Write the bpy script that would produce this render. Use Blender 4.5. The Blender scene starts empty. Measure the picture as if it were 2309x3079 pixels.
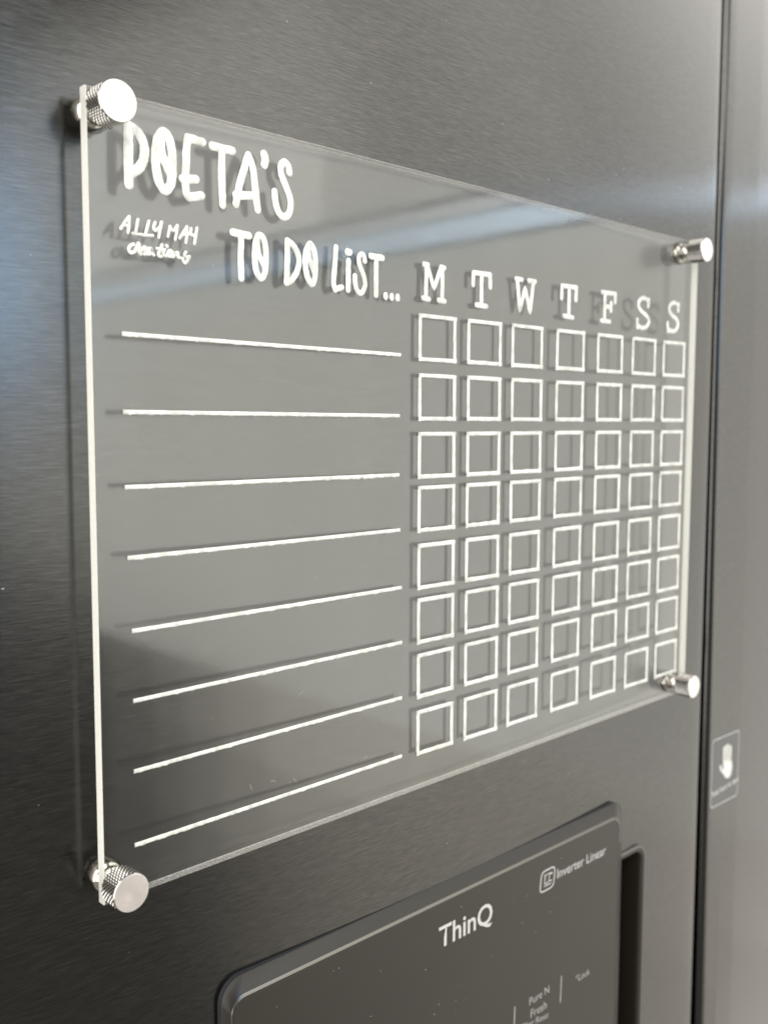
import bpy, bmesh, math, random
from mathutils import Matrix, Vector

# ---------------------------------------------------------------- scale and frame
# board coordinates: X right along the door, Y into the refrigerator, Z up, 1 unit = 30.5 mm
U = 0.0305
ZC = 1.45 + 1.42544 * U          # height of the board origin above the floor
def V(x, y, z): return Vector((x * U, y * U, ZC + z * U))
S = bpy.context.scene
COL = S.collection
random.seed(7)

# ---------------------------------------------------------------- camera
cam = bpy.data.cameras.new('camera')
cam.sensor_fit = 'VERTICAL'; cam.sensor_height = 36.0; cam.lens = 3000 / 3079 * 36
cam.clip_start = 0.01; cam.clip_end = 50
camo = bpy.data.objects.new('camera', cam); COL.objects.link(camo)
R0 = Vector((0.7239847, -0.68981161, 0.00247124))
R1 = Vector((-0.05970031, -0.06622606, -0.99601706))
R2 = Vector((0.68722779, 0.72095357, -0.08912862))
M = Matrix((R0, -R1, -R2)).transposed().to_4x4()
M.translation = V(-9.42621707, -9.24071882, -1.42544106)
camo.matrix_world = M
S.camera = camo
cam.dof.use_dof = True
cam.dof.focus_distance = 11.8 * U
cam.dof.aperture_fstop = 11.0

# ---------------------------------------------------------------- world and lamps
w = bpy.data.worlds.new('World'); S.world = w; w.use_nodes = True
bg = w.node_tree.nodes['Background']
bg.inputs[0].default_value = (1.0, 0.93, 0.84, 1); bg.inputs[1].default_value = 0.36

def area(name, centre, size, normal, up, rgb, radiance):
    """rectangular lamp: centre and size in board units, radiance in scene units"""
    l = bpy.data.lights.new(name, 'AREA'); l.shape = 'RECTANGLE'
    l.size, l.size_y = size[0] * U, size[1] * U
    l.color = rgb
    l.energy = radiance * math.pi * l.size * l.size_y
    o = bpy.data.objects.new(name, l); COL.objects.link(o)
    n = Vector(normal).normalized(); u = Vector(up); x = u.cross(-n).normalized(); y = (-n).cross(x)
    m = Matrix((x, y, -n)).transposed().to_4x4()
    m.translation = V(*centre); o.matrix_world = m
    return o
WX = 50.6; DX = WX + 9.43; CZ = -1.43
def side(name, y0, y1, r0, r1, rgb, L, x=WX):
    area(name, (x, (y0 + y1) / 2, CZ + DX * (r0 + r1) / 2), (abs(y1 - y0), DX * (r1 - r0)), (-1, 0, 0), (0, 0, 1), rgb, L)
# the bright side of the room, to the right of the refrigerator: pale wall with a strip window
side('wall_light_upper', -230, -62, 0.300, 1.05, (1.0, 0.975, 0.91), 3.3)
side('wall_light_upper', -62, -30, 0.300, 1.05, (1.0, 0.975, 0.90), 2.25)
side('wall_light_upper', -30, 14, 0.300, 1.05, (1.0, 0.98, 0.92), 1.6)
side('window_head_light', -150, 14, 0.274, 0.291, (0.98, 0.985, 1.0), 2.9)
side('window_light', -150, 14, 0.241, 0.270, (0.70, 0.85, 1.0), 4.4)
for y0, y1, L in ((-230, -95, 2.9), (-95, -70, 2.75), (-70, -55, 2.6), (-55, -46, 2.45), (-46, -39.5, 2.28), (-39.5, -34.5, 2.1), (-34.5, -30, 1.95), (-30, -26.5, 1.8), (-26.5, -23, 1.6), (-23, -19, 1.32), (-19, 14, 1.15)):
    side('wall_light_lower', y0, y1, -0.44, 0.234, (1.0, 0.975, 0.895), L * 0.94)
# pale floor and furniture below, in front of the right half of the door
for y0, y1, L in ((-104, -93, 0.4), (-93, -86, 0.75), (-86, -79, 1.1), (-79, -71, 1.45), (-71, -48, 1.75), (-48, -38, 1.65), (-38, -31, 1.4), (-31, -25, 1.15), (-25, 14, 0.9)):
    for r0, r1, k in ((-0.58, -0.44, 1.05), (-0.75, -0.58, 0.85), (-1.15, -0.75, 0.65)):
        side('floor_light', y0, y1, r0, r1, (1.0, 0.93, 0.83), L * k)
# blue daylight of a far window, behind and to the left of the viewer
area('far_window_light', (17, -100, 14.5), (24, 21), (0, 1, 0), (0, 0, 1), (0.26, 0.58, 1.0), 6.8)
# added fill lamp at the left, brightens the near edge of the board
area('left_fill_light', (-46, -14, 4), (60, 60), (1, 0.28, -0.05), (0, 0, 1), (1.0, 0.98, 0.94), 3.2)
# added fill lamp behind and above the viewer, brightens the lettering
area('front_fill_light', (-26, -60, 62), (100, 70), (0.2, 0.62, -0.62), (0, 1, 0.3), (1.0, 0.985, 0.95), 3.4)

S.view_settings.view_transform = 'Standard'; S.view_settings.look = 'None'
S.view_settings.exposure = 0.0; S.view_settings.gamma = 1.0
S.view_settings.use_curve_mapping = False
S.render.engine = 'CYCLES'
S.cycles.use_denoising = True
S.cycles.max_bounces = 14; S.cycles.transparent_max_bounces = 24; S.cycles.glossy_bounces = 8

# ---------------------------------------------------------------- traced lettering and layout (board units)
DATA = {"title":[["P",[[0.108,0,[[-4.143,1.549],[-4.147,1.378],[-4.153,1.2],[-4.148,0.977]]],[0.108,1,[[-4.133,1.547],[-4.067,1.527],[-3.995,1.456],[-3.964,1.345],[-3.984,1.23],[-4.035,1.154],[-4.141,1.078]]]]],
["O",[[0.108,1,[[-3.755,1.559],[-3.81,1.469],[-3.836,1.324],[-3.831,1.178],[-3.798,1.053],[-3.74,0.986],[-3.675,1.033],[-3.642,1.176],[-3.639,1.359],[-3.666,1.497],[-3.709,1.556],[-3.755,1.559]]],[0.108,1,[[-3.772,1.516],[-3.77,1.358],[-3.708,1.245],[-3.65,1.14]]]]],
["E",[[0.09504,1,[[-3.447,1.567],[-3.468,1.379],[-3.479,1.146],[-3.475,0.996],[-3.438,0.957]]],[0.09504,0,[[-3.447,1.567],[-3.265,1.558]]],[0.09504,0,[[-3.518,1.134],[-3.356,1.155]]],[0.09504,0,[[-3.438,0.957],[-3.288,0.994]]]]],
["T",[[0.09504,0,[[-3.141,1.541],[-2.879,1.538]]],[0.09504,0,[[-3.019,1.519],[-3.023,1.21],[-3.012,0.939]]]]],
["A",[[0.09504,1,[[-2.668,1.523],[-2.731,1.355],[-2.794,1.175],[-2.837,0.975]]],[0.09504,1,[[-2.668,1.523],[-2.608,1.412],[-2.572,1.174],[-2.544,0.957]]],[0.09504,0,[[-2.84,1.071],[-2.589,1.1]]]]],
["apostrophe",[[0.10584,1,[[-2.451,1.575],[-2.435,1.529],[-2.445,1.468]]]]],
["S",[[0.08856,1,[[-2.089,1.439],[-2.108,1.512],[-2.157,1.543],[-2.211,1.494],[-2.207,1.395],[-2.143,1.28],[-2.078,1.138],[-2.088,0.998],[-2.162,0.93],[-2.243,0.963],[-2.29,1.069],[-2.305,1.189]]]]],
["T",[[0.08670000000000001,0,[[-2.887,0.663],[-2.667,0.651]]],[0.085,0,[[-2.774,0.633],[-2.782,0.387],[-2.776,0.176]]]]],
["O",[[0.08075,1,[[-2.535,0.673],[-2.575,0.596],[-2.591,0.433],[-2.574,0.286],[-2.512,0.205],[-2.453,0.261],[-2.432,0.451],[-2.45,0.605],[-2.489,0.667],[-2.535,0.673]]],[0.07650000000000001,1,[[-2.555,0.624],[-2.541,0.476],[-2.476,0.371],[-2.445,0.312]]]]],
["D",[[0.08075,0,[[-2.127,0.667],[-2.129,0.435],[-2.139,0.189]]],[0.08075,1,[[-2.127,0.664],[-2.037,0.624],[-1.971,0.53],[-1.955,0.429],[-1.998,0.308],[-2.073,0.217],[-2.139,0.185]]]]],
["O",[[0.08075,1,[[-1.801,0.663],[-1.853,0.556],[-1.861,0.426],[-1.829,0.286],[-1.761,0.206],[-1.714,0.298],[-1.705,0.469],[-1.725,0.597],[-1.764,0.658],[-1.801,0.663]]],[0.07225000000000001,1,[[-1.819,0.612],[-1.794,0.485],[-1.734,0.374],[-1.709,0.325]]]]],
["L",[[0.0748,1,[[-1.386,0.68],[-1.401,0.476],[-1.423,0.261],[-1.398,0.176]]],[0.0748,0,[[-1.401,0.176],[-1.293,0.214]]]]],
["i",[[0.07650000000000001,0,[[-1.183,0.543],[-1.187,0.364],[-1.191,0.191]]],[0.09350000000000001,0,[[-1.198,0.646],[-1.165,0.647]]]]],
["S",[[0.07225000000000001,1,[[-0.914,0.57],[-0.933,0.633],[-0.97,0.648],[-1.011,0.6],[-0.998,0.506],[-0.932,0.39],[-0.91,0.269],[-0.97,0.174],[-1.045,0.202],[-1.073,0.295],[-1.08,0.371]]]]],
["T",[[0.0833,0,[[-0.813,0.643],[-0.617,0.639]]],[0.07650000000000001,0,[[-0.717,0.619],[-0.723,0.412],[-0.722,0.169]]]]],
["dot",[[0.08075,0,[[-0.556,0.185],[-0.556,0.163]]]]],
["dot",[[0.08075,0,[[-0.449,0.183],[-0.449,0.161]]]]],
["dot",[[0.08075,0,[[-0.343,0.184],[-0.343,0.161]]]]]],"small":[["A",[[0.036,0,[[-4.253,0.522],[-4.199,0.6],[-4.155,0.652]]],[0.036,0,[[-4.155,0.652],[-4.157,0.572],[-4.173,0.493]]],[0.036,0,[[-4.219,0.562],[-4.157,0.557]]]]],
["L",[[0.036,0,[[-4.055,0.636],[-4.087,0.504]]],[0.030599999999999995,0,[[-4.121,0.491],[-3.99,0.493]]]]],
["L",[[0.036,0,[[-3.931,0.637],[-3.975,0.499]]],[0.030599999999999995,0,[[-4.0,0.489],[-3.887,0.498]]]]],
["Y",[[0.036,1,[[-3.858,0.634],[-3.876,0.584],[-3.854,0.553],[-3.811,0.589]]],[0.036,0,[[-3.78,0.649],[-3.802,0.56],[-3.818,0.489]]]]],
["M",[[0.036,0,[[-3.707,0.512],[-3.68,0.619]]],[0.036,1,[[-3.68,0.619],[-3.642,0.579],[-3.593,0.64]]],[0.036,0,[[-3.593,0.64],[-3.602,0.56],[-3.619,0.493]]]]],
["A",[[0.036,0,[[-3.564,0.513],[-3.474,0.642]]],[0.036,0,[[-3.474,0.642],[-3.473,0.551],[-3.49,0.478]]],[0.036,0,[[-3.527,0.557],[-3.465,0.565]]]]],
["Y",[[0.036,1,[[-3.422,0.629],[-3.431,0.573],[-3.394,0.565]]],[0.036,0,[[-3.348,0.646],[-3.365,0.564],[-3.384,0.481]]]]],
["C",[[0.037,1,[[-4.109,0.383],[-4.15,0.363],[-4.167,0.323],[-4.149,0.296],[-4.11,0.305],[-4.086,0.327]]]]],
["r",[[0.037,1,[[-4.096,0.319],[-4.07,0.373],[-4.058,0.401],[-4.043,0.368],[-4.05,0.316],[-4.031,0.294]]]]],
["e",[[0.037,1,[[-4.029,0.295],[-3.999,0.33],[-3.978,0.365],[-3.997,0.367],[-4.011,0.329],[-3.999,0.301],[-3.967,0.304]]]]],
["a",[[0.037,1,[[-3.913,0.366],[-3.939,0.361],[-3.955,0.327],[-3.94,0.301],[-3.915,0.323],[-3.905,0.363],[-3.904,0.325],[-3.878,0.304]]]]],
["t",[[0.037,1,[[-3.779,0.419],[-3.8,0.371],[-3.821,0.326],[-3.817,0.3],[-3.789,0.297]]],[0.0296,0,[[-3.845,0.374],[-3.745,0.374]]]]],
["i",[[0.037,1,[[-3.759,0.36],[-3.766,0.319],[-3.738,0.309]]],[0.037,0,[[-3.728,0.415],[-3.718,0.411]]]]],
["o",[[0.037,1,[[-3.674,0.369],[-3.7,0.36],[-3.711,0.33],[-3.691,0.308],[-3.66,0.327],[-3.662,0.357],[-3.674,0.369]]]]],
["n",[[0.037,1,[[-3.647,0.311],[-3.632,0.358],[-3.626,0.331],[-3.603,0.358],[-3.588,0.351],[-3.59,0.316],[-3.565,0.31]]]]],
["s",[[0.037,1,[[-3.491,0.375],[-3.51,0.344],[-3.479,0.325],[-3.445,0.338],[-3.47,0.296],[-3.496,0.265],[-3.52,0.273],[-3.532,0.305]]]]]],"days":[["M",[[0.074,0,[[0.14,0.646],[0.207,0.645]]],[0.07029999999999999,0,[[0.187,0.639],[0.177,0.21]]],[0.07029999999999999,0,[[0.2,0.641],[0.333,0.35],[0.466,0.641]]],[0.07029999999999999,0,[[0.492,0.638],[0.493,0.208]]],[0.074,0,[[0.466,0.643],[0.527,0.639]]],[0.074,0,[[0.124,0.208],[0.238,0.202]]],[0.074,0,[[0.425,0.205],[0.542,0.201]]]]],
["T",[[0.074,0,[[1.124,0.639],[1.469,0.645]]],[0.074,0,[[1.118,0.636],[1.113,0.473]]],[0.074,0,[[1.469,0.641],[1.476,0.474]]],[0.074,0,[[1.291,0.632],[1.288,0.209]]],[0.074,0,[[1.186,0.207],[1.398,0.203]]]]],
["W",[[0.074,0,[[2.04,0.649],[2.173,0.645]]],[0.074,0,[[2.335,0.65],[2.483,0.65]]],[0.074,0,[[2.072,0.637],[2.137,0.195],[2.252,0.538],[2.374,0.193],[2.446,0.642]]]]],
["T",[[0.074,0,[[3.142,0.652],[3.511,0.658]]],[0.074,0,[[3.142,0.652],[3.137,0.467]]],[0.074,0,[[3.511,0.658],[3.503,0.469]]],[0.074,0,[[3.328,0.65],[3.329,0.21]]],[0.074,0,[[3.203,0.208],[3.434,0.195]]]]],
["F",[[0.074,0,[[4.204,0.653],[4.576,0.652]]],[0.074,0,[[4.576,0.652],[4.569,0.523]]],[0.074,0,[[4.283,0.643],[4.282,0.212]]],[0.074,0,[[4.291,0.435],[4.46,0.435]]],[0.074,0,[[4.462,0.501],[4.457,0.374]]],[0.074,0,[[4.201,0.206],[4.431,0.201]]]]],
["S",[[0.074,1,[[5.555,0.537],[5.537,0.623],[5.413,0.664],[5.286,0.612],[5.264,0.513],[5.369,0.435],[5.508,0.379],[5.589,0.29],[5.517,0.197],[5.382,0.166],[5.259,0.201]]],[0.06659999999999999,0,[[5.231,0.301],[5.24,0.164]]],[0.06659999999999999,0,[[5.569,0.655],[5.555,0.537]]]]],
["S",[[0.074,1,[[6.524,0.539],[6.505,0.621],[6.399,0.666],[6.262,0.617],[6.232,0.524],[6.338,0.441],[6.473,0.39],[6.528,0.295],[6.44,0.19],[6.309,0.174],[6.214,0.206]]],[0.06659999999999999,0,[[6.185,0.309],[6.199,0.162]]],[0.06659999999999999,0,[[6.532,0.654],[6.524,0.539]]]]]],"rules":[[[-4.266,-0.529],[-0.284,-0.551]],[[-4.274,-1.322],[-0.3,-1.335]],[[-4.271,-2.097],[-0.304,-2.103]],[[-4.254,-2.835],[-0.285,-2.828]],[[-4.223,-3.61],[-0.254,-3.596]],[[-4.222,-4.36],[-0.242,-4.334]],[[-4.232,-5.123],[-0.238,-5.085]],[[-4.239,-5.931],[-0.238,-5.887]]],"cols":[0.046,1.004,1.963,3.027,4.098,5.102,6.059],"rows":[0.007,-0.774,-1.546,-2.266,-3.041,-3.785,-4.537,-5.327],"bw":0.734,"bh":0.625,"disp":[["icon",[[0.022,1,[[2.95,-8.51],[2.883,-8.551],[2.856,-8.701],[2.853,-8.788],[2.891,-8.831],[3.022,-8.835],[3.148,-8.826],[3.197,-8.772],[3.221,-8.62],[3.216,-8.542],[3.164,-8.506],[3.044,-8.508],[2.95,-8.51]]],[0.02,0,[[2.974,-8.591],[2.956,-8.718],[3.044,-8.718]]],[0.02,0,[[3.166,-8.598],[3.084,-8.6],[3.069,-8.711],[3.144,-8.711]]],[0.018,0,[[2.945,-8.758],[3.127,-8.758]]],[0.018,0,[[2.952,-8.582],[3.141,-8.582]]]]],
["bar",[[0.022,0,[[3.46,-10.455],[3.44,-10.892]]]]],
["bar",[[0.022,0,[[2.257,-10.477],[2.239,-10.873]]]]]],"dtext":[["ThinQ",[0.516,-8.874],[1.685,-8.875]],
["Inverter Linear",[3.288,-8.736],[4.656,-8.744]],
["*Lock",[3.848,-10.715],[4.255,-10.735]],
["Pure N",[2.62,-10.604],[3.128,-10.594]],
["Fresh",[2.656,-10.828],[3.065,-10.835]],
["Filter Reset",[2.431,-10.942],[3.121,-11.015]]],"sticker":[[8.795,-7.795],[9.934,-7.707],[9.915,-9.11],[8.799,-9.206]],"hand":[["hand",[[0.06,0,[[9.27,-8.01],[9.276,-8.36]]],[0.06,0,[[9.355,-7.988],[9.367,-8.382]]],[0.06,0,[[9.443,-7.993],[9.454,-8.403]]],[0.06,0,[[9.543,-8.047],[9.552,-8.426]]],[0.17,1,[[9.345,-8.361],[9.374,-8.488],[9.423,-8.594]]],[0.17,1,[[9.461,-8.389],[9.48,-8.514],[9.487,-8.61]]],[0.15,1,[[9.557,-8.406],[9.565,-8.524],[9.529,-8.61]]],[0.08,1,[[9.15,-8.376],[9.185,-8.442],[9.272,-8.515],[9.373,-8.618]]]]]],"stext":[["Push here to open",[8.838,-8.938],[9.93,-8.856]]]}

# ---------------------------------------------------------------- material helpers
def mat(name):
    m = bpy.data.materials.new(name); m.use_nodes = True
    nt = m.node_tree; nt.nodes.clear()
    return m, nt
def node(nt, t, **k):
    n = nt.nodes.new(t)
    for a, b in k.items():
        if a.startswith('_'): n.inputs[int(a[1:])].default_value = b
        else: setattr(n, a, b)
    return n
def principled(nt, **k):
    p = nt.nodes.new('ShaderNodeBsdfPrincipled'); o = nt.nodes.new('ShaderNodeOutputMaterial')
    nt.links.new(p.outputs[0], o.inputs[0])
    for a, b in k.items(): p.inputs[a].default_value = b
    return p
def ramp(nt, src, stops):
    r = nt.nodes.new('ShaderNodeValToRGB'); e = r.color_ramp.elements
    while len(e) < len(stops): e.new(0.5)
    for el, (pos, c) in zip(e, stops):
        el.position = pos; el.color = (c, c, c, 1) if not hasattr(c, '__len__') else (*c, 1)
    nt.links.new(src, r.inputs[0]); return r.outputs[0]
def noise(nt, scale_xyz, scale=1.0, detail=4, rough=0.6):
    tc = nt.nodes.new('ShaderNodeNewGeometry'); mp = nt.nodes.new('ShaderNodeMapping')
    mp.inputs['Scale'].default_value = scale_xyz
    nt.links.new(tc.outputs['Position'], mp.inputs[0])
    n = nt.nodes.new('ShaderNodeTexNoise'); n.inputs['Scale'].default_value = scale
    n.inputs['Detail'].default_value = detail; n.inputs['Roughness'].default_value = rough
    nt.links.new(mp.outputs[0], n.inputs['Vector']); return n.outputs[0]
def mth(nt, op, a, b):
    n = nt.nodes.new('ShaderNodeMath'); n.operation = op
    for i, x in enumerate((a, b)):
        if hasattr(x, 'is_output') or hasattr(x, 'links'): nt.links.new(x, n.inputs[i])
        else: n.inputs[i].default_value = x
    return n.outputs[0]

def steel(name, base, rough, aniso, coat, coat_r):
    """black stainless steel, brushed along X"""
    m, nt = mat(name)
    p = principled(nt, Metallic=1.0, Anisotropic=aniso)
    p.inputs['Coat Weight'].default_value = coat; p.inputs['Coat Roughness'].default_value = coat_r
    p.inputs['Coat IOR'].default_value = 1.5
    tg = node(nt, 'ShaderNodeCombineXYZ'); tg.inputs[2].default_value = 1.0
    nt.links.new(tg.outputs[0], p.inputs['Tangent'])
    fine = noise(nt, (180, 180, 4400), 1.0, 3, 0.6)
    long_ = noise(nt, (110, 110, 2600), 1.0, 3, 0.6)
    smear = noise(nt, (3.2, 3.2, 7.0), 1.0, 3, 0.5)
    s = mth(nt, 'ADD', mth(nt, 'MULTIPLY', fine, 0.65), mth(nt, 'MULTIPLY', long_, 0.35))
    col = ramp(nt, s, [(0.36, [c * 0.72 for c in base]), (0.5, base), (0.66, [min(1, c * 1.50) for c in base])])
    nt.links.new(col, p.inputs['Base Color'])
    rr = mth(nt, 'ADD', mth(nt, 'MULTIPLY', smear, 0.10), mth(nt, 'MULTIPLY', s, 0.16))
    nt.links.new(mth(nt, 'ADD', rr, rough - 0.13), p.inputs['Roughness'])
    nt.links.new(mth(nt, 'ADD', mth(nt, 'MULTIPLY', s, 0.20), coat_r - 0.10), p.inputs['Coat Roughness'])
    b = node(nt, 'ShaderNodeBump'); b.inputs['Strength'].default_value = 0.10; b.inputs['Distance'].default_value = 0.0002
    nt.links.new(s, b.inputs['Height']); nt.links.new(b.outputs[0], p.inputs['Normal'])
    nt.links.new(b.outputs[0], p.inputs['Coat Normal'])
    return m
STEEL = steel('black_stainless', (0.0515, 0.051, 0.0485), 0.225, 0.5, 0.38, 0.115)
STEEL_R = steel('black_stainless_right', (0.056, 0.0555, 0.0525), 0.23, 0.5, 0.45, 0.11)

m, nt = mat('satin_black_plastic')
p = principled(nt, Roughness=0.34); p.inputs['Base Color'].default_value = (0.017, 0.0145, 0.011, 1)
g = noise(nt, (1, 1, 1), 900, 2, 0.5)
b = node(nt, 'ShaderNodeBump'); b.inputs['Strength'].default_value = 0.06; b.inputs['Distance'].default_value = 0.0002
nt.links.new(g, b.inputs['Height']); nt.links.new(b.outputs[0], p.inputs['Normal'])
nt.links.new(mth(nt, 'ADD', mth(nt, 'MULTIPLY', noise(nt, (1, 1, 1), 22, 3, 0.5), 0.16), 0.24), p.inputs['Roughness'])
p.inputs['Specular IOR Level'].default_value = 0.32
PLASTIC = m
m, nt = mat('edge_highlight')
principled(nt, Roughness=0.28, Metallic=1.0, **{'Base Color': (0.125, 0.12, 0.11, 1)}); EDGE = m  # brighter metal on bevel edges, a highlight put into the material
m, nt = mat('dark_recess_plastic')
principled(nt, Roughness=0.3, **{'Base Color': (0.010, 0.010, 0.011, 1)}); RECESS = m
m, nt = mat('black_gasket')
principled(nt, Roughness=0.6, **{'Base Color': (0.012, 0.013, 0.015, 1)}); GASKET = m
m, nt = mat('cabinet_grey')
principled(nt, Roughness=0.5, **{'Base Color': (0.05, 0.05, 0.05, 1)}); CABINET = m

# clear acrylic: both faces reflect by Fresnel, the sheet itself lets light through
m, nt = mat('clear_acrylic')
o = nt.nodes.new('ShaderNodeOutputMaterial'); mx = nt.nodes.new('ShaderNodeMixShader')
tr = node(nt, 'ShaderNodeBsdfTransparent'); tr.inputs[0].default_value = (0.975, 0.985, 0.98, 1)
gl = node(nt, 'ShaderNodeBsdfGlossy'); gl.inputs['Roughness'].default_value = 0.1
nt.links.new(mth(nt, 'ADD', mth(nt, 'MULTIPLY', noise(nt, (1, 1, 1), 26, 4, 0.6), 0.07), 0.025), gl.inputs['Roughness'])
fr = nt.nodes.new('ShaderNodeFresnel'); ge = nt.nodes.new('ShaderNodeNewGeometry')
ior = mth(nt, 'ADD', mth(nt, 'MULTIPLY', ge.outputs['Backfacing'], 1 / 1.49 - 1.49), 1.49)
nt.links.new(ior, fr.inputs[0]); nt.links.new(fr.outputs[0], mx.inputs[0])
nt.links.new(tr.outputs[0], mx.inputs[1]); nt.links.new(gl.outputs[0], mx.inputs[2]); nt.links.new(mx.outputs[0], o.inputs[0])
ACRYLIC = m
# saw-cut edge of the sheet, frosted
m, nt = mat('frosted_acrylic_edge')
o = nt.nodes.new('ShaderNodeOutputMaterial'); mx = nt.nodes.new('ShaderNodeMixShader'); mx.inputs[0].default_value = 0.45
d = nt.nodes.new('ShaderNodeBsdfDiffuse'); t = nt.nodes.new('ShaderNodeBsdfTranslucent')
c = ramp(nt, noise(nt, (1, 1, 1), 1500, 3, 0.6), [(0.3, (0.78, 0.765, 0.71)), (0.6, (0.85, 0.84, 0.79))])
nt.links.new(c, d.inputs[0]); nt.links.new(c, t.inputs[0])
nt.links.new(d.outputs[0], mx.inputs[1]); nt.links.new(t.outputs[0], mx.inputs[2]); nt.links.new(mx.outputs[0], o.inputs[0])
FROST = m
# top and bottom edges: about half clear, duller than the frosted sides
m, nt = mat('half_clear_edge')
o = nt.nodes.new('ShaderNodeOutputMaterial'); mx = nt.nodes.new('ShaderNodeMixShader'); mx.inputs[0].default_value = 0.42
d = nt.nodes.new('ShaderNodeBsdfDiffuse'); tr = nt.nodes.new('ShaderNodeBsdfTransparent')
c = ramp(nt, noise(nt, (1, 1, 1), 1300, 3, 0.6), [(0.35, (0.45, 0.43, 0.40)), (0.62, (0.85, 0.83, 0.79))])
nt.links.new(c, d.inputs[0]); nt.links.new(tr.outputs[0], mx.inputs[1]); nt.links.new(d.outputs[0], mx.inputs[2]); nt.links.new(mx.outputs[0], o.inputs[0])
HALF_CLEAR = m

m, nt = mat('white_paint')
p = principled(nt, Roughness=0.6)
c = ramp(nt, noise(nt, (1, 1, 0.55), 300, 5, 0.7), [(0.38, (0.55, 0.535, 0.50)), (0.58, (0.80, 0.795, 0.745))])
nt.links.new(c, p.inputs['Base Color']); PAINT = m
m, nt = mat('pale_grey_print')
principled(nt, Roughness=0.5, **{'Base Color': (0.50, 0.49, 0.47, 1)}); PRINT = m
m, nt = mat('dim_grey_print')
principled(nt, Roughness=0.5, **{'Base Color': (0.34, 0.33, 0.31, 1)}); PRINT_DIM = m

def nickel(name, rough, col, aniso=0.0):
    m, nt = mat(name)
    p = principled(nt, Metallic=1.0, Roughness=rough, Anisotropic=aniso)
    c = ramp(nt, noise(nt, (1, 1, 1), 700, 3, 0.6), [(0.3, [x * 0.82 for x in col]), (0.65, col)])
    nt.links.new(c, p.inputs['Base Color'])
    return m
NICKEL = nickel('nickel_knurl', 0.14, (0.50, 0.485, 0.46))
GROOVE = nickel('groove_shade', 0.4, (0.07, 0.065, 0.06))  # dark knurl valleys: shade put into the colour for contrast
CHROME = nickel('polished_nickel', 0.10, (0.66, 0.62, 0.56))
# lathe-turned end face
m, nt = mat('turned_nickel')
p = principled(nt, Metallic=1.0, Roughness=0.30); p.inputs['Base Color'].default_value = (0.66, 0.625, 0.61, 1)
tc = nt.nodes.new('ShaderNodeTexCoord'); sx = nt.nodes.new('ShaderNodeSeparateXYZ')
nt.links.new(tc.outputs['Object'], sx.inputs[0])
rad = mth(nt, 'SQRT', mth(nt, 'ADD', mth(nt, 'MULTIPLY', sx.outputs[0], sx.outputs[0]), mth(nt, 'MULTIPLY', sx.outputs[2], sx.outputs[2])), 0)
wv = mth(nt, 'SINE', mth(nt, 'MULTIPLY', rad, 22000.0), 0)
b = node(nt, 'ShaderNodeBump'); b.inputs['Strength'].default_value = 0.12; b.inputs['Distance'].default_value = 0.0001
nt.links.new(wv, b.inputs['Height']); nt.links.new(b.outputs[0], p.inputs['Normal'])
TURNED = m
m, nt = mat('clear_washer')
principled(nt, Roughness=0.35, **{'Base Color': (0.75, 0.72, 0.62, 1)}); WASHER = m
m, nt = mat('sticker_film')
principled(nt, Roughness=0.22, **{'Base Color': (0.055, 0.055, 0.055, 1)}); FILM = m
m, nt = mat('sticker_rim')
principled(nt, Roughness=0.3, **{'Base Color': (0.42, 0.42, 0.41, 1)}); RIM = m
m, nt = mat('dust_fleck')
principled(nt, Roughness=0.8, **{'Base Color': (0.62, 0.61, 0.58, 1)}); DUST = m

# ---------------------------------------------------------------- object helpers
def obj(name, verts, faces, material, parent=None, smooth=False, mats=None, fmat=None, origin=None):
    me = bpy.data.meshes.new(name)
    me.from_pydata([tuple(v) for v in verts], [], faces)
    for mm in ([material] if mats is None else mats): me.materials.append(mm)
    if fmat: me.polygons.foreach_set('material_index', fmat)
    me.polygons.foreach_set('use_smooth', [bool(smooth)] * len(me.polygons))
    me.update()
    o = bpy.data.objects.new(name, me); COL.objects.link(o)
    if parent: o.parent = parent; o.matrix_parent_inverse = parent.matrix_basis.inverted() if False else Matrix()
    return o
def empty(name, loc, parent=None):
    e = bpy.data.objects.new(name, None); COL.objects.link(e); e.location = loc
    e.empty_display_size = 0.02
    if parent: e.parent = parent
    return e
def tag(o, label, cat, group=None):
    o['label'] = label; o['category'] = cat
    if group: o['group'] = group
def rel(parent, v): return v - parent.location

# ---------------------------------------------------------------- refrigerator
FR = empty('refrigerator', Vector((1.5 * U, 3 * U, 0)))
tag(FR, 'black stainless steel refrigerator with brushed doors and a dark dispenser panel', 'refrigerator')
def F(x, y, z): return V(x, y, z) - FR.location
ZT, ZB = 16.0, -(ZC - 0.06) / U
def door_y(x): return 0.115 + 0.14 * ((x - 1.1) / 5.65) ** 2
def arc(cx, cy, r, a0, a1, n=8):
    return [(cx + r * math.cos(math.radians(a0 + (a1 - a0) * i / n)), cy + r * math.sin(math.radians(a0 + (a1 - a0) * i / n))) for i in range(n + 1)]
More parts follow.
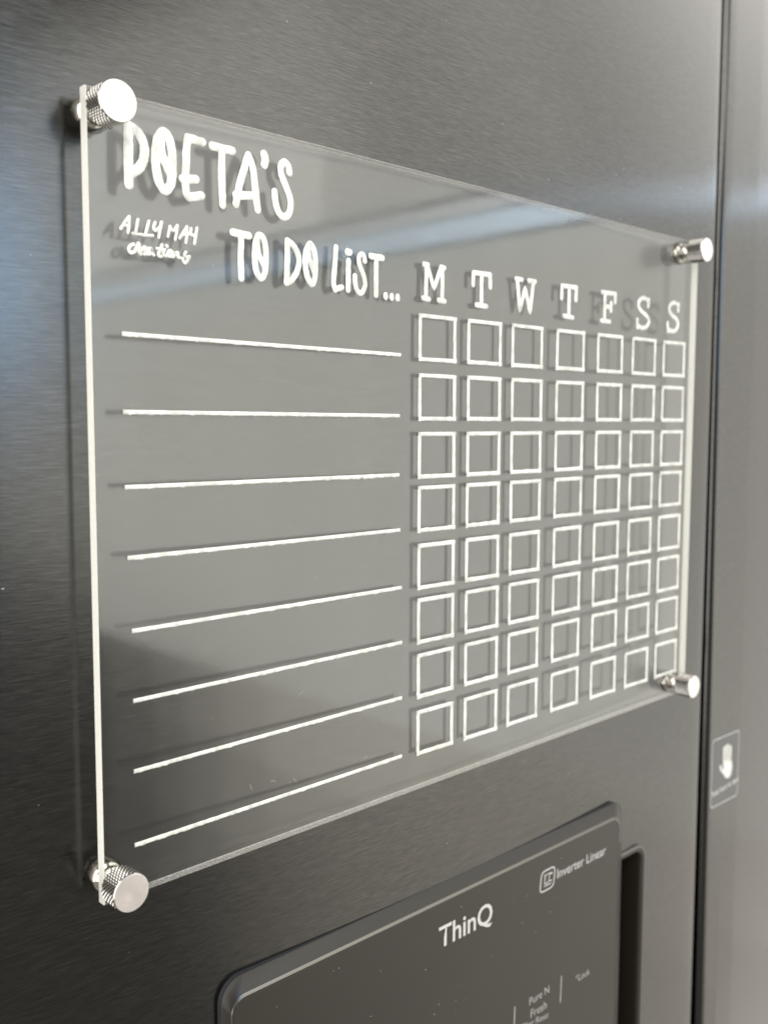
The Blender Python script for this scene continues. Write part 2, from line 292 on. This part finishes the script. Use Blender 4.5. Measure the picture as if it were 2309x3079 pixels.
# left door: gently convex front, small rounded edges, a hole for the grip pocket
XL, XR = -6.9, 8.33
PX0, PX1, PZ1, PZ0 = 4.9, 6.03, -9.11, -26.0
r = 0.07
prof = [(XL, 2.2)] + arc(XL + r, door_y(XL) + r, r, 180, 270, 6)
xs = [XL + r + (XR - XL - 2 * r) * i / 60 for i in range(1, 60)]
xs = sorted([x for x in xs if min(abs(x - PX0), abs(x - PX1)) > 0.1] + [PX0, PX1])
prof += [(x, door_y(x)) for x in xs] + arc(XR - r, door_y(XR) + r, r, 270, 360, 6) + [(XR, 2.2)]
zs = [ZB, PZ0, PZ1, -4, 2, ZT]
verts = [F(x, y, z) for z in zs for (x, y) in prof]; n = len(prof); faces = []
for k in range(len(zs) - 1):
    for i in range(n - 1):
        xm = (prof[i][0] + prof[i + 1][0]) / 2
        if k == 1 and PX0 < xm < PX1 and prof[i][1] < 1: continue
        faces.append((k * n + i, k * n + i + 1, (k + 1) * n + i + 1, (k + 1) * n + i))
faces.append(tuple(range((len(zs) - 1) * n, len(zs) * n)))
faces.append(tuple(range(n - 1, -1, -1)))
d1 = obj('door', verts, faces, STEEL, FR, smooth=True)
d1['label'] = 'left door of brushed black steel carrying the acrylic board and dispenser'
for pgn in d1.data.polygons:
    if len(pgn.vertices) > 4: pgn.use_smooth = False
# grip pocket beside the dispenser
py = door_y(5.5)
def bx(x0, x1, y0, y1, z0, z1, skip=()):
    v = [F(x, y, z) for z in (z0, z1) for y in (y0, y1) for x in (x0, x1)]
    f = {'b': (0, 2, 3, 1), 't': (4, 5, 7, 6), 'f': (0, 1, 5, 4), 'k': (2, 6, 7, 3), 'l': (0, 4, 6, 2), 'r': (1, 3, 7, 5)}
    return v, [f[k] for k in f if k not in skip]
v, f = bx(PX0, PX1, py - 0.0, py + 1.2, PZ0, PZ1, skip=('f',))
gp = obj('grip_recess', v, f, RECESS, FR)
gp['label'] = 'dark finger recess beside the dispenser'
# lip of the pocket: a slanted top edge and a thin bright strip at the far side
def sweep_box(x0, x1, y0, y1, z0, z1, m_, name, par=FR):
    v, f = bx(x0, x1, y0, y1, z0, z1); return obj(name, v, f, m_, par)
def rrect(x0, x1, z0, z1, rad, k=8):
    pts = []
    for cx, cz, a in ((x1 - rad, z1 - rad, 0), (x0 + rad, z1 - rad, 90), (x0 + rad, z0 + rad, 180), (x1 - rad, z0 + rad, 270)):
        for i in range(k + 1):
            t = math.radians(a + 90 * i / k); pts.append((cx + rad * math.cos(t), cz + rad * math.sin(t)))
    return pts
rim = [(-0.115, 0.02, .27), (-0.105, -.028, .265), (-0.075, -.040, .25), (-0.012, -.034, .21), (0.012, -.012, .20), (0.02, .06, .19), (0.02, .5, .19)]
vs, fs = [], []
for o_, dy, rd in rim: vs += [F(x, py + dy, z) for x, z in rrect(PX0 + o_, PX1 - o_, PZ0 + o_, PZ1 - o_, rd)]
n = 36
for k in range(len(rim) - 1):
    for i in range(n):
        j = (i + 1) % n; fs.append((k * n + i, k * n + j, (k + 1) * n + j, (k + 1) * n + i))
obj('recess_rim', vs, fs, None, FR, smooth=True, mats=[PLASTIC, EDGE], fmat=[(1 if k in (1, 3) else 0) for k in range(len(rim) - 1) for i in range(n)])
# right door: flat strip next to the gap, then the surface falls away
RY = 0.33
def right_y(x): return RY if x < 9.93 else RY + (x - 9.93) * 0.03
XL2, XR2 = 8.46, 23.0
prof = [(XL2, 2.2)] + arc(XL2 + .16, RY + .16, .16, 180, 270, 8)
prof += [(8.9, RY), (9.3, RY), (9.7, RY), (9.86, RY), (9.93, RY + .0007), (10.0, RY + .0025), (10.2, RY + .0085), (12, right_y(12)), (18, right_y(18)), (XR2 - .1, right_y(XR2) - .01)]
prof += arc(XR2 - .1, right_y(XR2) + .1, .1, 270, 360, 4) + [(XR2, 2.2)]
zs = [ZB, -10, 2, ZT]; n = len(prof)
verts = [F(x - (0.009 * (z - 6.4) if x < 8.8 else 0), y, z) for z in zs for (x, y) in prof]
faces = [(k * n + i, k * n + i + 1, (k + 1) * n + i + 1, (k + 1) * n + i) for k in range(3) for i in range(n - 1)]
faces += [tuple(range(3 * n, 4 * n)), tuple(range(n - 1, -1, -1))]
d2 = obj('door', verts, faces, STEEL_R, FR, smooth=True)
d2['label'] = 'right door of brushed black steel beyond the dark gap'
for pgn in d2.data.polygons:
    if len(pgn.vertices) > 4: pgn.use_smooth = False
sweep_box(XR - .3, XL2 + .3, 1.55, 2.25, ZB, ZT - .5, GASKET, 'door_gasket')
sweep_box(XL + .1, XR2 - .1, 2.25, 24, ZB + .1, ZT - .3, CABINET, 'cabinet_body')
sweep_box(XL + 1, XR2 - 1, 3.0, 22, -ZC / U, ZB + .1, GASKET, 'plinth')

# ---------------------------------------------------------------- stroke lettering
def catmull(p, k=6):
    if len(p) < 3: return p
    closed = p[0] == p[-1]; out = []; n = len(p)
    for i in range(n - 1):
        p0 = p[i - 1] if i > 0 else (p[-2] if closed else p[0]); p1, p2 = p[i], p[i + 1]
        p3 = p[i + 2] if i + 2 < n else (p[1] if closed else p[-1])
        for j in range(k):
            t = j / k
            out.append(tuple(0.5 * (2 * b + (c - a) * t + (2 * a - 5 * b + 4 * c - d) * t * t + (3 * b - a - 3 * c + d) * t ** 3) for a, b, c, d in zip(p0, p1, p2, p3)))
    out.append(p[-1]); return out
def dense(p, step):
    out = [p[0]]
    for a, b in zip(p, p[1:]):
        L = math.hypot(b[0] - a[0], b[1] - a[1]); k = max(1, int(L / step))
        out += [(a[0] + (b[0] - a[0]) * i / k, a[1] + (b[1] - a[1]) * i / k) for i in range(1, k + 1)]
    return out
CS = (-1, -0.86, -0.45, 0.45, 0.86, 1)
def stroke(verts, faces, path, wd, y, h, conv, rough=0.05, cap=True, ragged=0.0):
    """a bead of paint: flat-topped ribbon with round ends, standing h towards -Y from plane y"""
    n = len(path); secs = []
    def tan(i):
        a, b = path[max(i - 1, 0)], path[min(i + 1, n - 1)]
        L = math.hypot(b[0] - a[0], b[1] - a[1]) or 1; return ((b[0] - a[0]) / L, (b[1] - a[1]) / L)
    rw = wd / 2
    t0, t1 = tan(0), tan(n - 1)
    if cap:
        for s in (0.98, 0.85, 0.6, 0.3): secs.append((path[0][0] - t0[0] * rw * s, path[0][1] - t0[1] * rw * s, t0, math.sqrt(1 - s * s)))
    for i in range(n): secs.append((path[i][0], path[i][1], tan(i), 1.0))
    if cap:
        for s in (0.3, 0.6, 0.85, 0.98): secs.append((path[-1][0] + t1[0] * rw * s, path[-1][1] + t1[1] * rw * s, t1, math.sqrt(1 - s * s)))
    base = len(verts)
    for (x, z, t, k) in secs:
        nx, nz = -t[1], t[0]
        ja, jb = 1 + random.uniform(-rough, rough), 1 + random.uniform(-rough, rough)
        if ragged and random.random() < 0.22: ja += random.uniform(0, ragged)
        for c in CS:
            rr = rw * k * (ja if c < 0 else jb) * c
            verts.append(conv(x + nx * rr, y - h * math.sqrt(max(0, 1 - c * c)) ** 0.7 * (0.3 + 0.7 * k), z + nz * rr))
    m_ = len(CS)
    for i in range(len(secs) - 1):
        for j in range(m_ - 1):
            a = base + i * m_ + j
            faces.append((a, a + 1, a + m_ + 1, a + m_))
    faces.append(tuple(base + j for j in range(m_))); e = base + (len(secs) - 1) * m_
    faces.append(tuple(e + j for j in range(m_ - 1, -1, -1)))
def glyph(name, strokes, y, h, material, parent, conv, step=0.05, rough=0.05):
    vs, fs = [], []
    for q, (wd, curved, pts) in enumerate(strokes):
        pts = [tuple(p) for p in pts]
        p = catmull(pts) if curved else dense(pts, step)
        stroke(vs, fs, p, wd, y + q * 0.0006, h, conv, rough)
    return obj(name, vs, fs, material, parent, smooth=True)

# ---------------------------------------------------------------- dispenser
def rrect(x0, x1, z0, z1, rad, k=8):
    pts = []
    for cx, cz, a in ((x1 - rad, z1 - rad, 0), (x0 + rad, z1 - rad, 90), (x0 + rad, z0 + rad, 180), (x1 - rad, z0 + rad, 270)):
        for i in range(k + 1):
            t = math.radians(a + 90 * i / k); pts.append((cx + rad * math.cos(t), cz + rad * math.sin(t)))
    return pts
DX0, DX1, DZ0, DZ1 = -3.12, 5.26, -24.0, -7.96
steps = [(0.0, -0.4, .30), (0.0, .082, .30), (0.008, .092, .29), (.212, .142, .21), (.226, .151, .20), (.238, .157, .195), (.250, .160, .19), (.262, .160, .185), (.268, .154, .182), (.274, .160, .18)]
smat = [1, 1, 0, 2, 2, 2, 0, 0, 0]
vs, fs = [], []; YD0 = 0.20
for (o_, p_, rd) in steps:
    vs += [F(x, YD0 - p_, z) for x, z in rrect(DX0 + o_ * 0.45, DX1 - o_ * 0.85, DZ0 + o_, DZ1 - o_, rd)]
n = len(rrect(0, 1, 0, 1, .2))
for k in range(len(steps) - 1):
    for i in range(n):
        j = (i + 1) % n; fs.append((k * n + i, k * n + j, (k + 1) * n + j, (k + 1) * n + i))
e = (len(steps) - 1) * n
fs.append(tuple(e + i for i in range(n)))
disp = obj('dispenser', vs, fs, None, FR, smooth=True, mats=[PLASTIC, GASKET, EDGE], fmat=[smat[k] for k in range(len(steps) - 1) for i in range(n)] + [0])
disp.data.polygons[-1].use_smooth = False
disp['label'] = 'raised satin black dispenser panel with a bevelled frame'
YD = 0.0405
for nm, st in DATA['disp']:
    kind = {'icon': 'compressor_icon', 'bar': 'divider_bar'}.get(nm, 'panel_letter')
    glyph(kind, st, YD, 0.004, PRINT if nm not in ('bar',) else PRINT_DIM, disp, F, rough=0.0)
THQ = 1.0
def text(s, a, b, y, material, parent, name, bold=0.0, squash=1.0):
    """print a line of text whose baseline runs from a to b in plane y"""
    cu = bpy.data.curves.new(name, 'FONT'); cu.body = s; cu.extrude = 0.0; cu.resolution_u = 3
    cu.offset = bold
    t = bpy.data.objects.new(name, cu); COL.objects.link(t)
    dg = bpy.context.evaluated_depsgraph_get(); me = bpy.data.meshes.new_from_object(t.evaluated_get(dg))
    bpy.data.objects.remove(t); bpy.data.curves.remove(cu)
    xs = [v.co.x for v in me.vertices]; x0, x1 = min(xs), max(xs)
    L = math.hypot(b[0] - a[0], b[1] - a[1]); k = L / (x1 - x0); dx, dz = (b[0] - a[0]) / L, (b[1] - a[1]) / L
    for v in me.vertices:
        u, w_ = (v.co.x - x0) * k, v.co.y * k * squash
        v.co = F(a[0] + dx * u - dz * w_, y, a[1] + dz * u + dx * w_)
    me.materials.append(material)
    o = bpy.data.objects.new(name, me); COL.objects.link(o); o.parent = parent; return o
for (s, a, b) in DATA['dtext']:
    big = s[0] == 'T'
    text(s, a, b, YD - 0.003, PRINT if s[0] in 'IT' else PRINT_DIM, disp, 'panel_text', bold=0.012 if big else 0.0, squash=THQ if big else 1.0)

# ---------------------------------------------------------------- sticker on the right door
ST = empty('door_sticker', V(9.3, RY, -8.4))
tag(ST, 'small grey rounded sticker with a white hand sign on the right door', 'sticker')
def G(x, y, z): return V(x, y, z) - ST.location
q = DATA['sticker']; x0, x1 = 8.775, 9.905; z1, z0 = -7.755, -9.165
vs = [G(x, RY - .0015, z) for x, z in rrect(x0, x1, z0, z1, .09, 5)] + [G(x, RY - .0055, z) for x, z in rrect(x0, x1, z0, z1, .09, 5)]
n = len(vs) // 2
obj('sticker_edge', vs, [(i, (i + 1) % n, n + (i + 1) % n, n + i) for i in range(n)] + [tuple(range(n, 2 * n))], RIM, ST)
vs = [G(x, RY - .0075, z) for x, z in rrect(x0 + .022, x1 - .022, z0 + .022, z1 - .022, .075, 5)]
obj('sticker_film', vs, [tuple(range(len(vs)))], FILM, ST)
glyph('hand_sign', DATA['hand'][0][1], RY - .009, 0.004, PAINT, ST, G, rough=0.0)
_F = F; F = G
for (s, a, b) in DATA['stext']: text(s, a, b, RY - .0105, PAINT, ST, 'sticker_text', squash=1.15)
F = _F

# ---------------------------------------------------------------- acrylic board
YF, YK = -0.065, 0.055                     # front and back faces of the sheet
BD = empty('acrylic_board', V(1.15, 0, -6.4))
tag(BD, 'clear acrylic to-do board with white lettering and checkbox grid on metal standoffs', 'board')
def Bc(x, y, z): return V(x, y, z) - BD.location
cn = [(-4.662, -6.415), (6.935, -6.305), (6.965, 1.742), (-4.662, 1.812)]
def inset(k):
    cx = sum(a for a, b in cn) / 4; cz = sum(b for a, b in cn) / 4
    return [(x + (k if x < cx else -k), z + (k if z < cz else -k)) for x, z in cn]
ch = 0.010
loops = [(inset(ch), YF), (inset(0), YF + ch), (inset(0), YK - ch), (inset(ch), YK)]
vs = [Bc(x, y, z) for L, y in loops for x, z in L]
fs = [(0, 1, 2, 3), (15, 14, 13, 12)]; fm = [0, 0]
for k in range(3):
    for i in range(4):
        j = (i + 1) % 4; fs.append((k * 4 + i, (k + 1) * 4 + i, (k + 1) * 4 + j, k * 4 + j)); fm.append(1 if i in (1, 3) else 2)
pan = obj('panel', vs, fs, None, BD, mats=[ACRYLIC, FROST, HALF_CLEAR], fmat=fm)
pan['label'] = 'clear acrylic sheet with a frosted saw-cut edge'
YB = 0.047
for grp, hh in (('title', 0.016), ('small', 0.012), ('days', 0.014)):
    for nm, st in DATA[grp]:
        kind = {'dot': 'full_stop', 'apostrophe': 'apostrophe', 'flourish': 'flourish'}.get(nm, 'letter')
        glyph(kind, st, YB, hh, PAINT, BD, Bc, rough=0.075 if grp == 'title' else 0.05 if grp == 'days' else 0.14, step=0.03)
for a, b in DATA['rules']:
    vs, fs = [], []
    stroke(vs, fs, dense([tuple(a), tuple(b)], 0.028), 0.047, YB, 0.012, Bc, rough=0.05, cap=False, ragged=0.5)
    obj('rule_line', vs, fs, PAINT, BD, smooth=True)
bw, bh, sw = DATA['bw'], DATA['bh'], 0.057
for zt in DATA['rows']:
    for xl in DATA['cols']:
        vs, fs = [], []; h_ = sw / 2
        x0, x1, z1, z0 = xl, xl + bw, zt, zt - bh
        for q, (a, b) in enumerate([((x0, z1 - h_), (x1, z1 - h_)), ((x1, z0 + h_), (x0, z0 + h_)), ((x0 + h_, z0), (x0 + h_, z1)), ((x1 - h_, z1), (x1 - h_, z0))]):
            a = (a[0] + random.uniform(-.004, .004), a[1] + random.uniform(-.004, .004))
            stroke(vs, fs, dense([a, b], 0.06), sw * random.uniform(.93, 1.07), YB + q * .0005, 0.012, Bc, rough=0.06, cap=False, ragged=0.3 if q == 1 else 0.12)
        obj('checkbox', vs, fs, PAINT, BD, smooth=True)

# standoffs: knurled thumb knob in front, stepped barrel behind
KR, KL = 0.205, 0.280
def lathe(name, prof, material, parent, seg=48, smooth=True, fmats=None):
    """prof: (radius, y) pairs, y in board units relative to the board front face"""
    vs, fs = [], []
    for (r_, y) in prof:
        for i in range(seg):
            t = 2 * math.pi * i / seg; vs.append(Vector((r_ * math.cos(t) * U, y * U, r_ * math.sin(t) * U)))
    for k in range(len(prof) - 1):
        for i in range(seg):
            j = (i + 1) % seg; fs.append((k * seg + i, (k + 1) * seg + i, (k + 1) * seg + j, k * seg + j))
    return vs, fs
def tri(x): x = x % 1.0; return 1 - abs(2 * x - 1)
def knob_mesh():
    ND, NV = 25, 5; seg = ND * 4; rows = NV * 4
    vs, fs, fm = [], [], []
    y0, y1 = -0.012, -KL + 0.018
    for k in range(rows + 1):
        y = y0 + (y1 - y0) * k / rows
        for i in range(seg):
            hgt = min(tri((i + k) / 4), tri((i - k) / 4)); hgt = min(hgt * 1.12, 1.0)
            r_ = KR - 0.020 + 0.020 * hgt
            t = 2 * math.pi * i / seg
            vs.append(Vector((r_ * math.cos(t) * U, y * U, r_ * math.sin(t) * U)))
    for k in range(rows):
        for i in range(seg):
            j = (i + 1) % seg; fs.append((k * seg + i, k * seg + j, (k + 1) * seg + j, (k + 1) * seg + i))
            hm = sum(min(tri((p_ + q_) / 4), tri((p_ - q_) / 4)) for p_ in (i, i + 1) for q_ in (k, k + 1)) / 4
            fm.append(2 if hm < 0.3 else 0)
    def ring(r_, y):
        b = len(vs)
        for i in range(seg):
            t = 2 * math.pi * i / seg; vs.append(Vector((r_ * math.cos(t) * U, y * U, r_ * math.sin(t) * U)))
        return b
    a = rows * seg
    for (r_, y, mi) in ((KR - .002, -KL + .012, 0), (KR - .010, -KL + .001, 0), (KR - .013, -KL, 1), (0.09, -KL + .0006, 1), (0.012, -KL + .0018, 1)):
        b = ring(r_, y)
        for i in range(seg):
            j = (i + 1) % seg; fs.append((a + i, a + j, b + j, b + i)); fm.append(mi)
        a = b
    fs.append(tuple(a + i for i in range(seg))); fm.append(1)
    b = ring(KR - .02, 0.0)
    for i in range(seg):
        j = (i + 1) % seg; fs.append((b + i, b + j, j, i)); fm.append(0)
    me = bpy.data.meshes.new('knob'); me.from_pydata([tuple(v) for v in vs], [], fs)
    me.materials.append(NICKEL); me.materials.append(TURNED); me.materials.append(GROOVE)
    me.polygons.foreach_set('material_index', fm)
    me.polygons.foreach_set('use_smooth', [False] * len(me.polygons))
    me.update(); return me
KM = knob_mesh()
t_ = YK - YF
bl = door_y(-4.48) - YF
vs, fs = lathe('', [(0.115, 0.001), (0.115, t_), (0.128, t_), (0.138, t_ + .008), (0.142, t_ + .03), (0.136, t_ + .048), (0.116, t_ + .058), (0.114, t_ + .072), (0.150, t_ + .082), (0.168, t_ + .10), (0.172, bl - .012), (0.168, bl + .03)], CHROME, None)
BM = bpy.data.meshes.new('barrel'); BM.from_pydata([tuple(v) for v in vs], [], fs); BM.materials.append(CHROME)
BM.polygons.foreach_set('use_smooth', [True] * len(BM.polygons)); BM.update()
vs, fs = lathe('', [(0.05, -.013), (0.165, -.013), (0.170, -.007), (0.165, 0.0), (0.05, 0.0)], WASHER, None)
WM = bpy.data.meshes.new('washer'); WM.from_pydata([tuple(v) for v in vs], [], fs); WM.materials.append(WASHER); WM.polygons.foreach_set('use_smooth', [False] * len(WM.polygons)); WM.update()
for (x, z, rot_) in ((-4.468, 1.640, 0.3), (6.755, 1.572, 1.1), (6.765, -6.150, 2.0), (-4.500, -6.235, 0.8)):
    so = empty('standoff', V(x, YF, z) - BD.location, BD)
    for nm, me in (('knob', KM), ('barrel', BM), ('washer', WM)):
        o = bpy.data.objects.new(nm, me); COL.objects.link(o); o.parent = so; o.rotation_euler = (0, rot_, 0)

# ---------------------------------------------------------------- dust on the door, dispenser and board
def flecks(name, pts, parent, conv):
    vs, fs = [], []
    for (x, y, z, s) in pts:
        b = len(vs); a = random.uniform(0, math.pi); L = s * random.uniform(.6, 2.2); w_ = s * .5
        for (u, v_) in ((-L, 0), (0, -w_), (L, 0), (0, w_)):
            vs.append(conv(x + u * math.cos(a) - v_ * math.sin(a), y - .0015, z + u * math.sin(a) + v_ * math.cos(a)))
        vs.append(conv(x, y - .004, z))
        fs += [(b, b + 1, b + 4), (b + 1, b + 2, b + 4), (b + 2, b + 3, b + 4), (b + 3, b, b + 4)]
    o = obj(name, vs, fs, DUST, parent); o['kind'] = 'stuff'; return o
pts = []
for _ in range(70):
    x, z = random.uniform(-5.6, 7), random.uniform(-9, 4.5)
    if -4.9 < x < 7 and -6.6 < z < 1.9 and random.random() < .7: continue
    if -3.3 < x < 5.4 and z < -7.8: continue
    pts.append((x, door_y(x), z, random.uniform(.004, .010)))
flecks('dust', pts, d1, F)
flecks('dust', [(random.uniform(-4.4, 2), YF, random.uniform(-6.3, 1.6), random.uniform(.003, .007)) for _ in range(60)], BD, Bc)
flecks('dust', [(random.uniform(-2.6, 3.5), YD, random.uniform(-10, -8.3), random.uniform(.004, .008)) for _ in range(30)], disp, F)

# a few fibres clinging to the sheet
vs, fs = [], []
for _ in range(7):
    x, z = random.uniform(-4.2, 0.5), random.uniform(-6.2, -3.0); a = random.uniform(0, 6.28); p_ = [(x, z)]
    for k in range(4):
        a += random.uniform(-.9, .9); p_.append((p_[-1][0] + .022 * math.cos(a), p_[-1][1] + .022 * math.sin(a)))
    stroke(vs, fs, catmull(p_, 4), 0.0022, YF - .001, 0.002, Bc, rough=0)
fb = obj('lint', vs, fs, DUST, BD); fb['kind'] = 'stuff'
